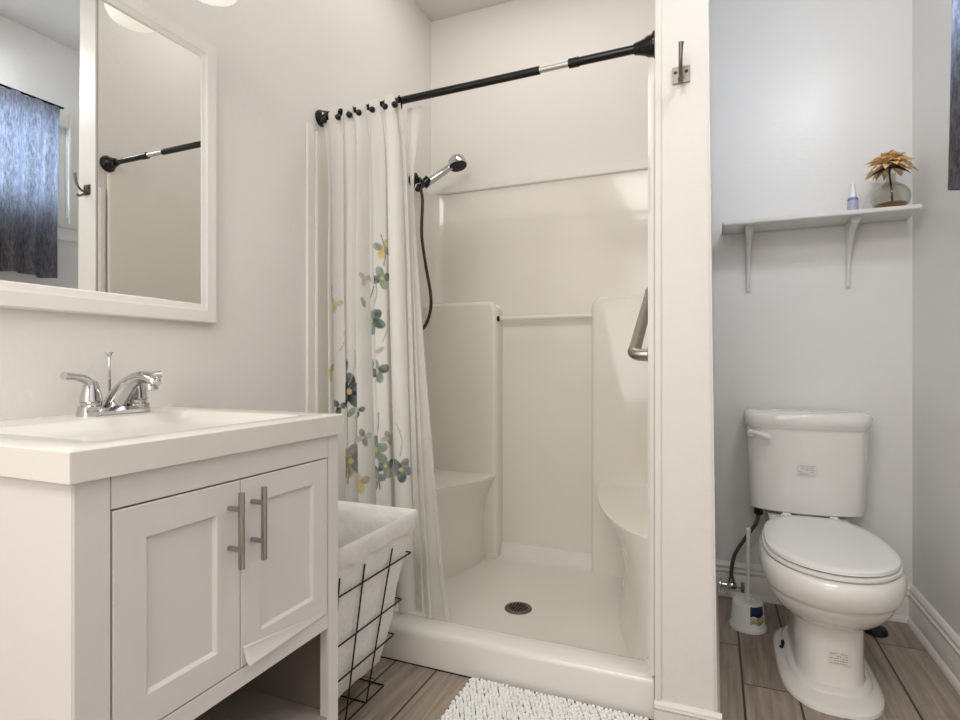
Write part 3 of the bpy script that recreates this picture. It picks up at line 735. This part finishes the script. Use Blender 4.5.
# liner: bag inside, open at the top, cuff folded over the rim
bm = nb(); rings = []
def lring(z, k, r, amp=0.0, seed=0):
    base = ringpts(z, k, r); out = []
    # resample finer
    P = []
    for i in range(len(base)):
        a = Vector(base[i]); b = Vector(base[(i + 1) % len(base)])
        n = max(1, int((b - a).length / 0.012))
        for q in range(n): P.append(a.lerp(b, q / n))
    return P
def fixn(P, n=140):
    L = [0]
    for i in range(len(P)): L.append(L[-1] + (P[(i + 1) % len(P)] - P[i]).length)
    tot = L[-1]; out = []; j = 0
    for k in range(n):
        d_ = tot * k / n
        while L[j + 1] < d_: j += 1
        t = (d_ - L[j]) / max(1e-9, L[j + 1] - L[j]); out.append(P[j].lerp(P[(j + 1) % len(P)], t))
    return out
def wob(P, amp, z, f=1.0):
    c = Vector((sum(p.x for p in P) / len(P), sum(p.y for p in P) / len(P), z)); out = []
    for i, p in enumerate(P):
        dd = (p - c); dd.z = 0
        w_ = amp * (math.sin(i * 0.33 * f + z * 14) + 0.6 * math.sin(i * 0.81 + z * 31))
        out.append(p + dd.normalized() * w_)
    return out
spec = [(0.075, -0.030, 0.03, 0.002), (0.09, -0.012, 0.025, 0.002), (0.16, -0.007, 0.02, 0.002), (0.22, -0.004, 0.02, 0.002), (0.30, -0.006, 0.02, 0.002), (0.38, -0.004, 0.02, 0.002), (0.45, -0.003, 0.02, 0.0015), (0.50, -0.002, 0.02, 0.001), (0.526, -0.001, 0.008, 0.0),
        (0.530, -0.003, 0.008, 0), (0.526, -0.007, 0.01, 0), (0.49, -0.013, 0.02, 0.003), (0.40, -0.018, 0.03, 0.004), (0.30, -0.022, 0.03, 0.005), (0.15, -0.03, 0.03, 0.004), (0.085, -0.045, 0.03, 0.0)]
rings = [wob(fixn(lring(z, k, r)), amp, z) for z, k, r, amp in spec]
add_loft(bm, rings)
lnr = obj('liner_bag', bm, M_liner, LB, angle=75)
bm = nb(); spec = [(0.474, 0.001, 0.008, 0.003), (0.480, 0.0035, 0.008, 0.0025), (0.505, 0.003, 0.006, 0.0012), (0.528, 0.003, 0.005, 0.0004), (0.5345, 0.000, 0.005, 0), (0.533, -0.004, 0.005, 0.0), (0.50, -0.009, 0.01, 0.001)]
rings = [wob(fixn(lring(z, k, r)), amp, z, 1.7) for z, k, r, amp in spec]
add_loft(bm, rings, cap0=False, cap1=False)
obj('folded_cuff', bm, M_liner, LB, angle=75)

# ------------------------------------------------------------------ bath mat
MT = thing('bath_mat', (-0.43, 1.33, 0), 'white chenille bath mat with dark backing in front of the shower', 'bath mat')
mx0, mx1, my0, my1 = -0.695, -0.165, 1.02, 1.590
obj('backing', box(mx0, mx1, my0, my1, 0.0005, 0.006, bev=0.002), mat('mat_backing', (62, 58, 54), 0.9), MT)
tb = nb(); bmesh.ops.create_icosphere(tb, subdivisions=2, radius=1.0)
tv = [v.co.copy() for v in tb.verts]; tf = [[v.index for v in f.verts] for f in tb.faces]; tb.free()
V = []; F = []; pit = 0.0118
ny = int((my1 - my0) / pit); nx = int((mx1 - mx0) / pit)
for i in range(nx):
    for j in range(ny):
        x = mx0 + 0.008 + i * pit + (0.5 * pit if j % 2 else 0) + random.uniform(-0.002, 0.002); y = my0 + 0.008 + j * pit + random.uniform(-0.002, 0.002)
        if x > mx1 - 0.005 or y > my1 - 0.004: continue
        R_ = Matrix.Rotation(random.uniform(-0.6, 0.6), 3, 'X') @ Matrix.Rotation(random.uniform(-0.6, 0.6), 3, 'Y')
        base = len(V); sz = random.uniform(0.0056, 0.0068)
        for c in tv: V.append(Vector((x, y, 0.0115)) + R_ @ Vector((c.x * sz, c.y * sz, c.z * 0.0078)))
        F += [[base + q for q in f] for f in tf]
me = bpy.data.meshes.new('chenille_tufts'); me.from_pydata([v - ORIG[MT.name] for v in V], [], F); me.materials.append(mat('chenille', (243, 243, 240), 0.9, sheen=0.3))
for p in me.polygons: p.use_smooth = True
tf_o = bpy.data.objects.new('chenille_tufts', me); C.objects.link(tf_o); tf_o.parent = MT; tf_o['kind'] = 'stuff'

# ------------------------------------------------------------------ toilet
TXc = 0.317
TL = thing('toilet', (TXc, 2.1, 0), 'white two-piece toilet with closed lid in the alcove', 'toilet')
def egg(z, yf, yb, w_, yc=1.98, n=48, eb=2.7, ef=2.05, cx=TXc):
    pts = []
    for k in range(n):
        a = 2 * PI * k / n; c, s = math.cos(a), math.sin(a)
        e = ef if s < 0 else eb; L_ = (yc - yf) if s < 0 else (yb - yc)
        x = math.copysign(abs(c) ** (2 / e), c) * w_; y = math.copysign(abs(s) ** (2 / e), s) * L_
        pts.append((cx + x, yc + y, z))
    return pts
bowl = [(0.395, 1.765, 2.33, 0.168), (0.398, 1.752, 2.345, 0.176), (0.392, 1.742, 2.35, 0.182), (0.37, 1.735, 2.35, 0.186), (0.345, 1.738, 2.35, 0.185), (0.322, 1.752, 2.35, 0.178),
        (0.314, 1.757, 2.35, 0.175), (0.310, 1.764, 2.35, 0.170), (0.302, 1.767, 2.35, 0.168), (0.28, 1.782, 2.34, 0.158), (0.255, 1.808, 2.33, 0.141), (0.235, 1.838, 2.31, 0.122), (0.222, 1.868, 2.29, 0.103), (0.213, 1.893, 2.28, 0.092)]
bm = add_loft(nb(), [egg(*b) for b in bowl])
obj('bowl', bm, M_ceramic, TL, angle=50)
ped = [(0.235, 1.905, 2.27, 0.088), (0.20, 1.900, 2.28, 0.090), (0.12, 1.897, 2.29, 0.091), (0.055, 1.895, 2.30, 0.092), (0.047, 1.892, 2.30, 0.095), (0.043, 1.882, 2.31, 0.104), (0.038, 1.875, 2.31, 0.109), (0.031, 1.871, 2.32, 0.112),
       (0.027, 1.861, 2.33, 0.118), (0.022, 1.848, 2.33, 0.125), (0.016, 1.832, 2.34, 0.132), (0.009, 1.823, 2.35, 0.136), (0.0, 1.821, 2.36, 0.137)]
def pedsec(z, yf, yb, w_):
    return egg(z, yf, yb, w_, yc=2.05, eb=4.5, ef=2.6, cx=TXc + 0.005)
bm = add_loft(nb(), [pedsec(*b) for b in reversed(ped)])
obj('pedestal', bm, M_ceramic, TL, angle=24)
obj('seat_ring', add_loft(nb(), [egg(0.399, 1.748, 2.32, 0.170), egg(0.403, 1.741, 2.325, 0.176), egg(0.411, 1.741, 2.325, 0.176), egg(0.413, 1.748, 2.32, 0.170)]), M_seat, TL, angle=50)
obj('seat_lid', add_loft(nb(), [egg(0.416, 1.750, 2.32, 0.167), egg(0.418, 1.744, 2.325, 0.172), egg(0.427, 1.745, 2.325, 0.171), egg(0.430, 1.750, 2.32, 0.166), egg(0.4305, 1.78, 2.29, 0.14)]), M_seat, TL, angle=40)
obj('seat_gap', add_loft(nb(), [egg(0.411, 1.756, 2.31, 0.166), egg(0.418, 1.756, 2.31, 0.166)]), M_rubber, TL)
for sx in (-1, 1): obj('hinge', box(TXc + sx * 0.075 - 0.018, TXc + sx * 0.075 + 0.018, 2.325, 2.36, 0.396, 0.428, bev=0.006), M_seat, TL)
# deck under the tank
obj('tank_deck', add_loft(nb(), [rounded_rect(TXc - 0.10, TXc + 0.10, 2.26, 2.57, 0.30, 0.04), rounded_rect(TXc - 0.13, TXc + 0.13, 2.25, 2.58, 0.36, 0.04), rounded_rect(TXc - 0.13, TXc + 0.13, 2.25, 2.58, 0.405, 0.04)]), M_ceramic, TL, angle=50)
def tanksec(z, hw, yf, bow, r=0.03, yb=2.585, cx=0.318):
    pts = []
    n = 24
    for k in range(n + 1):   # bowed front
        t = -1 + 2 * k / n; x = hw * t; y = yf + bow * t * t
        if abs(t) > 0.84: y += 0.026 * ((abs(t) - 0.84) / 0.16) ** 2
        pts.append((cx + x, y, z))
    pts += [(cx + hw, yf + bow + 0.04, z), (cx + hw, yb - 0.012, z), (cx + hw - 0.012, yb, z), (cx - hw + 0.012, yb, z), (cx - hw, yb - 0.012, z), (cx - hw, yf + bow + 0.04, z)]
    return pts
bm = add_loft(nb(), [tanksec(0.412, 0.178, 2.405, 0.038), tanksec(0.420, 0.188, 2.392, 0.038), tanksec(0.50, 0.194, 2.388, 0.038), tanksec(0.735, 0.200, 2.380, 0.038)])
obj('tank', bm, M_ceramic, TL, angle=40)
bm = add_loft(nb(), [tanksec(0.732, 0.196, 2.385, 0.038), tanksec(0.734, 0.203, 2.375, 0.038), tanksec(0.745, 0.206, 2.371, 0.038), tanksec(0.750, 0.208, 2.368, 0.038), tanksec(0.765, 0.210, 2.366, 0.038, yb=2.588), tanksec(0.780, 0.210, 2.367, 0.038, yb=2.588), tanksec(0.790, 0.206, 2.372, 0.038), tanksec(0.796, 0.197, 2.385, 0.038), tanksec(0.798, 0.17, 2.41, 0.02, yb=2.56)])
obj('tank_lid', bm, M_ceramic, TL, angle=50)
lv = obj('flush_lever', add_tube(add_lathe(nb(), [(0.014, 0), (0.014, 0.008), (0.008, 0.014)], (0.128, 2.405, 0.712), (0, -1, 0), 18), smooth_path([(0.123, 2.392, 0.716), (0.150, 2.374, 0.714), (0.175, 2.366, 0.706), (0.190, 2.364, 0.700)], 5), [0.009, 0.012, 0.016, 0.014], 16, flat=0.8), M_ceramic, TL, angle=60)
# bolt slot in the foot
obj('floor_bolt', lathe([(0.010, 0), (0.010, 0.004), (0.0055, 0.006), (0.0055, 0.022), (0.003, 0.025)], (TXc - 0.108, 2.13, 0.028), (0, 0, 1), 14), M_rubber, TL)
# stickers with small print
def sticker(name, cx, y, cz, hw, hh, lines, seed):
    s = obj(name, box(cx - hw, cx + hw, y - 0.0012, y, cz - hh, cz + hh), M_sticker, TL, smooth=False)
    rd = random.Random(seed); bm = nb()
    for k in range(lines):
        zz = cz + hh * (0.75 - 1.5 * k / (lines - 1)); x = cx - hw * 0.85
        while x < cx + hw * 0.8:
            l = rd.uniform(0.003, 0.008)
            if rd.random() < 0.8: add_box(bm, x, min(x + l, cx + hw * 0.85), y - 0.0016, y - 0.0012, zz - 0.0012, zz + 0.0012)
            x += l + 0.0016
    obj('print', bm, M_print, s, smooth=False)
sticker('sticker', 0.313, 2.3800, 0.585, 0.030, 0.019, 5, 3)
sticker('sticker', 0.330, 1.8955, 0.128, 0.026, 0.018, 5, 4)

# water supply
WS = thing('water_supply', (0.09, 2.53, 0), 'braided water supply hose and chrome valve behind the toilet brush', 'water pipe')
obj('stub_pipe', add_lathe(add_tube(nb(), [(0.018, 2.53, 0.068), (0.075, 2.53, 0.068)], 0.010, 14), [(0.028, 0), (0.028, 0.003), (0.015, 0.008)], (0.018, 2.53, 0.068), (1, 0, 0), 20), M_chrome, WS)
vb = add_lathe(nb(), [(0.013, 0), (0.016, 0.004), (0.016, 0.03), (0.012, 0.036)], (0.045, 2.53, 0.068), (1, 0, 0), 16)
add_lathe(vb, [(0.010, 0), (0.012, 0.01), (0.012, 0.028)], (0.063, 2.53, 0.070), (0, 0, 1), 14)
obj('valve_body', vb, M_chrome, WS, angle=50)
obj('valve_handle', lathe([(0.006, 0), (0.006, 0.018), (0.019, 0.020), (0.021, 0.026), (0.019, 0.032), (0.004, 0.034)], (0.078, 2.53, 0.066), (1, -0.1, 0), 18), M_nickel, WS)
hpts = smooth_path([(0.063, 2.53, 0.095), (0.062, 2.53, 0.13), (0.075, 2.52, 0.20), (0.115, 2.50, 0.28), (0.150, 2.48, 0.345), (0.158, 2.475, 0.385)], 8)
obj('braided_hose', tube(hpts, 0.0075, 12), M_braid, WS, angle=80)
obj('coupling_nut', lathe([(0.011, 0), (0.016, 0.004), (0.017, 0.022), (0.013, 0.026)], (0.158, 2.475, 0.382), (0, 0, 1), 10), M_rubber, WS)

# toilet brush and holder
BC = (0.112, 2.315)
HB = thing('brush_holder', (BC[0], BC[1], 0), 'white plastic toilet brush holder with a blue label on the floor', 'brush holder')
obj('cup', lathe([(0.064, 0.0), (0.065, 0.008), (0.062, 0.013), (0.0575, 0.018), (0.053, 0.088), (0.051, 0.096), (0.047, 0.099), (0.036, 0.099), (0.034, 0.094), (0.018, 0.093), (0.016, 0.097), (0.012, 0.097)], (BC[0], BC[1], 0), (0, 0, 1), 36), M_plastic, HB, angle=40)
def curved_label(a0, a1, z0, z1, m, name, dr=0.0008):
    bm = nb(); rows = []
    for k in range(9):
        a = a0 + (a1 - a0) * k / 8
        rows.append([bm.verts.new((BC[0] + (0.0575 - (z - 0.018) * 0.064 + dr) * math.cos(a), BC[1] + (0.0575 - (z - 0.018) * 0.064 + dr) * math.sin(a), z)) for z in (z0 + 0.004 * math.sin(k), z1)])
    for k in range(8): bm.faces.new((rows[k][0], rows[k + 1][0], rows[k + 1][1], rows[k][1]))
    o = obj(name, bm, m, HB, angle=80); sm = o.modifiers.new('thick', 'SOLIDIFY'); sm.thickness = 0.0004; return o
curved_label(math.radians(-84), math.radians(-28), 0.058, 0.094, M_blue, 'label')
curved_label(math.radians(-84), math.radians(-28), 0.032, 0.056, M_yellow, 'label')
for zz in (0.037, 0.048): curved_label(math.radians(-74), math.radians(-44), zz, zz + 0.004, M_print, 'label_text', 0.0016)
TB = thing('toilet_brush', (BC[0], BC[1], 0.097), 'white toilet brush standing in its holder left of the toilet', 'toilet brush')
obj('handle', lathe([(0.0065, 0.0), (0.0055, 0.01), (0.0048, 0.03), (0.0048, 0.10), (0.0062, 0.105), (0.0068, 0.20), (0.0075, 0.25), (0.0085, 0.258), (0.0085, 0.266), (0.004, 0.27)], (BC[0], BC[1], 0.097), (0.01, 0.02, 1), 16), M_plastic, TB)
obj('neck_cap', lathe([(0.011, 0.0), (0.0115, 0.006), (0.008, 0.012)], (BC[0], BC[1], 0.0975), (0, 0, 1), 18), M_plastic, TB)

# low dark round thing on the floor right of the toilet foot
pg = obj('floor_dark_piece', lathe([(0.036, 0), (0.038, 0.003), (0.037, 0.012), (0.032, 0.020), (0.020, 0.025), (0.006, 0.027)], (0.538, 2.44, 0.0005), (0, 0, 1), 28), M_rubber)
tag(pg, 'low dark round piece on the floor behind the toilet, right side', 'rubber stopper')

# ------------------------------------------------------------------ wall shelf and what stands on it
SZT = 1.538
SH = thing('wall_shelf', (0.35, YB, 1.27), 'white wall shelf on two brackets above the toilet', 'shelf')
obj('board', box(0.030, 0.672, 2.415, 2.597, SZT - 0.016, SZT, bev=0.003), M_shelf, SH)
obj('wall_cleat', box(0.033, 0.669, 2.586, 2.599, SZT - 0.050 + 0.030, SZT - 0.017), M_shelf, SH)
def bracket(x):
    bm = nb()
    add_box(bm, x - 0.010, x + 0.010, YB - 0.005, YB - 0.0005, 1.272, SZT - 0.020, bev=0.001)
    add_box(bm, x - 0.015, x + 0.015, YB - 0.150, YB - 0.0005, SZT - 0.022, SZT - 0.0165, bev=0.001)
    # curved diagonal web
    P = smooth_path([(x, YB - 0.142, SZT - 0.024), (x, YB - 0.085, SZT - 0.050), (x, YB - 0.035, SZT - 0.105), (x, YB - 0.014, SZT - 0.18), (x, YB - 0.005, SZT - 0.258)], 6)
    Lw = []
    for p in P:
        top = min(SZT - 0.022, p.z + 0.03) if p.y < YB - 0.05 else None
        Lw.append(p)
    R1 = [bm.verts.new((x - 0.003, p.y, p.z)) for p in P]; R2 = [bm.verts.new((x + 0.003, p.y, p.z)) for p in P]
    W1 = [bm.verts.new((x - 0.003, min(YB - 0.003, p.y + 0.030), min(SZT - 0.020, p.z + 0.022))) for p in P]; W2 = [bm.verts.new((x + 0.003, min(YB - 0.003, p.y + 0.030), min(SZT - 0.020, p.z + 0.022))) for p in P]
    for k in range(len(P) - 1):
        for A, B in ((R1, R2), (R2, W2), (W2, W1), (W1, R1)): bm.faces.new((A[k], A[k + 1], B[k + 1], B[k]))
    add_tube(bm, P, [0.0155, 0.013, 0.010, 0.008, 0.007], 10)
    return obj('bracket', bm, M_shelf, SH, angle=50)
bracket(0.127); bracket(0.482)
obj('end_cap', box(0.0275, 0.0298, 2.42, 2.595, SZT - 0.014, SZT - 0.002), M_rubber, SH)

VS = thing('bud_vase', (0.592, 2.475, SZT), 'round smoky glass bud vase at the shelf\'s right end', 'vase')
vp_out = [(0.030, 0.0005), (0.045, 0.004), (0.060, 0.022), (0.066, 0.045), (0.062, 0.066), (0.046, 0.088), (0.026, 0.101), (0.018, 0.106), (0.0155, 0.122), (0.0155, 0.138), (0.023, 0.146)]
vp_out = [(r * 0.92, z * 0.95) for r, z in vp_out]
vp_in = [(r - 0.0022, z) for r, z in vp_out[::-1][:-2]] + [(0.040, 0.0075), (0.026, 0.005)]
obj('glass_body', add_lathe(nb(), vp_out + vp_in, (0.592, 2.475, SZT), (0, 0, 1), 40), M_vase, VS, angle=60)
obj('amber_filling', lathe([(0.030, 0.0060), (0.042, 0.010), (0.050, 0.018), (0.048, 0.022), (0.020, 0.021), (0.0, 0.021)], (0.592, 2.475, SZT), (0, 0, 1), 28), M_potp, VS)
FLW = thing('silk_flower', (0.592, 2.475, SZT + 0.025), 'tan artificial flower with dark leaves in the bud vase', 'flower')
fc = Vector((0.587, 2.465, SZT + 0.162))
obj('stem', tube(smooth_path([(0.598, 2.478, SZT + 0.024), (0.594, 2.476, SZT + 0.08), (0.588, 2.472, SZT + 0.13), tuple(fc)], 6), 0.0035, 8), M_stem, FLW)
def petal(c, yaw, tilt, l, wd, cup, rd):
    bm = nb(); rows = []; n = 7
    ax = Vector((math.cos(yaw), math.sin(yaw), 0)); sd = Vector((-math.sin(yaw), math.cos(yaw), 0)); up = Vector((0, 0, 1))
    for i in range(n + 1):
        t = i / n; w_ = wd * math.sin(PI * (0.08 + 0.92 * t) ** 0.85) + 0.0006
        el = tilt - cup * t
        base = c + (ax * math.cos(tilt - cup * t * 0.5) + up * math.sin(tilt - cup * t * 0.5)) * (l * t)
        rows.append([bm.verts.new(base + sd * (w_ * q) + up * (0.35 * abs(q) * w_ + 0.0015 * rd.uniform(-1, 1))) for q in (-1, -0.5, 0, 0.5, 1)])
    for i in range(n):
        for j in range(4): bm.faces.new((rows[i][j], rows[i][j + 1], rows[i + 1][j + 1], rows[i + 1][j]))
    return bm
rd = random.Random(5)
for k in range(64):
    lay = k % 4
    tilt = (0.05, 0.35, 0.75, 1.15)[lay] + rd.uniform(-0.12, 0.12); l = (0.088, 0.078, 0.062, 0.042)[lay] * rd.uniform(0.85, 1.1)
    o = obj('petal', petal(fc + Vector((0, 0, 0.004 * lay)), k * 2.4 + rd.uniform(-.2, .2), tilt, l, rd.uniform(0.013, 0.019), 0.75, rd), M_petal if rd.random() < 0.6 else M_petal2, FLW, angle=80)
    sm = o.modifiers.new('thick', 'SOLIDIFY'); sm.thickness = 0.0008
for yaw, l in ((3.35, 0.085), (3.9, 0.075), (-0.35, 0.07), (5.4, 0.06)):
    o = obj('leaf', petal(fc + Vector((0, 0, -0.010)), yaw, -0.25, l, 0.017, 0.5, rd), M_leaf, FLW, angle=80)
    sm = o.modifiers.new('thick', 'SOLIDIFY'); sm.thickness = 0.0008

SB = thing('spray_bottle', (0.476, 2.485, SZT), 'tiny blue-violet bottle with white nozzle left of the vase', 'bottle')
bc = (0.476, 2.485, SZT)
obj('bottle_body', lathe([(0.016, 0.0), (0.0172, 0.002), (0.0172, 0.054), (0.015, 0.060), (0.010, 0.062)], bc, (0, 0, 1), 24), M_bottle, SB)
obj('label_band', lathe([(0.0174, 0.008), (0.0176, 0.009), (0.0176, 0.048), (0.0174, 0.049)], bc, (0, 0, 1), 24, caps=False), mat('pale_bottle_label', (178, 182, 204), 0.4, var=0.25, vscale=200), SB)
obj('nozzle', lathe([(0.012, 0.060), (0.012, 0.072), (0.010, 0.076), (0.0090, 0.102), (0.007, 0.112), (0.003, 0.114)], bc, (0, 0, 1), 20), M_nozzle, SB)

# ------------------------------------------------------------------ wall hook
HK = thing('wall_hook', (-0.084, PY, 1.735), 'brushed nickel coat hook screwed to the partition beside the shower', 'hook')
M_hook = mat('dull_nickel', (128, 122, 114), 0.4, 1.0)
obj('plate', box(-0.107, -0.061, PY - 0.0045, PY - 0.0002, 1.728, 1.774, bev=0.0015), M_hook, HK)
for sx in (-1, 1): obj('screw', lathe([(0.0045, 0), (0.004, 0.0012), (0.0, 0.0016)], (-0.084 + sx * 0.014, PY - 0.0045, 1.758), (0, -1, 0), 14), M_rubber, HK)
pr = smooth_path([(-0.084, PY - 0.003, 1.742), (-0.084, PY - 0.026, 1.744), (-0.083, PY - 0.044, 1.766), (-0.082, PY - 0.050, 1.796), (-0.081, PY - 0.052, 1.812)], 6)
obj('prong', tube(pr, [0.0050, 0.0050, 0.0050, 0.0055, 0.0068], 14), M_hook, HK, angle=60)
pr = smooth_path([(-0.084, PY - 0.003, 1.742), (-0.084, PY - 0.018, 1.728), (-0.084, PY - 0.034, 1.717), (-0.084, PY - 0.046, 1.722)], 6)
obj('prong', tube(pr, [0.0050, 0.0050, 0.0050, 0.006], 14), M_hook, HK, angle=60)

# ------------------------------------------------------------------ window curtain (dark sheer) on a thin rod
WC = thing('window_curtain', (0.58, 1.45, 1.43), 'dark brown sheer curtain hanging over the alcove window', 'window curtain')
bm = nb(); rows = []
for j in range(50):
    s = j / 49; z = 2.347 + (1.432 - 2.347) * s; row = []
    for i in range(200):
        u = i / 199; y = 1.03 + 0.82 * u + 0.008 * math.sin(3 * s + 9 * u)
        row.append(bm.verts.new((0.580 + (0.010 + 0.012 * s) * math.sin(u * 2 * PI * 9 + 0.8 * s) + 0.004 * math.sin(u * 40 + 3 * s), y, z + 0.006 * math.sin(u * 2 * PI * 3) * s)))
    rows.append(row)
for j in range(49):
    for i in range(199): bm.faces.new((rows[j][i], rows[j][i + 1], rows[j + 1][i + 1], rows[j + 1][i]))
obj('cloth', bm, M_sheer, WC, angle=180)
WR = thing('window_curtain_rod', (0.58, 1.02, 2.34), 'thin dark rod above the alcove window', 'curtain rod')
obj('rod', tube([(0.580, 1.02, 2.350), (0.580, 1.868, 2.350)], 0.006, 12), M_black, WR)
for yy in (1.04, 1.858): obj('rod_bracket', tube([(0.580, yy, 2.350), (XR - 0.019, yy, 2.350)], 0.005, 8), M_black, WR)

# unseen panel body, added to go with the overhead fill light
CL = thing('fill_panel', (-0.30, -0.55, 2.72), 'unseen flat white square panel added for the fill light behind the viewpoint', 'light')
obj('housing', box(-0.93, 0.33, -1.18, 0.08, 2.738, 2.7495), M_trim, CL)
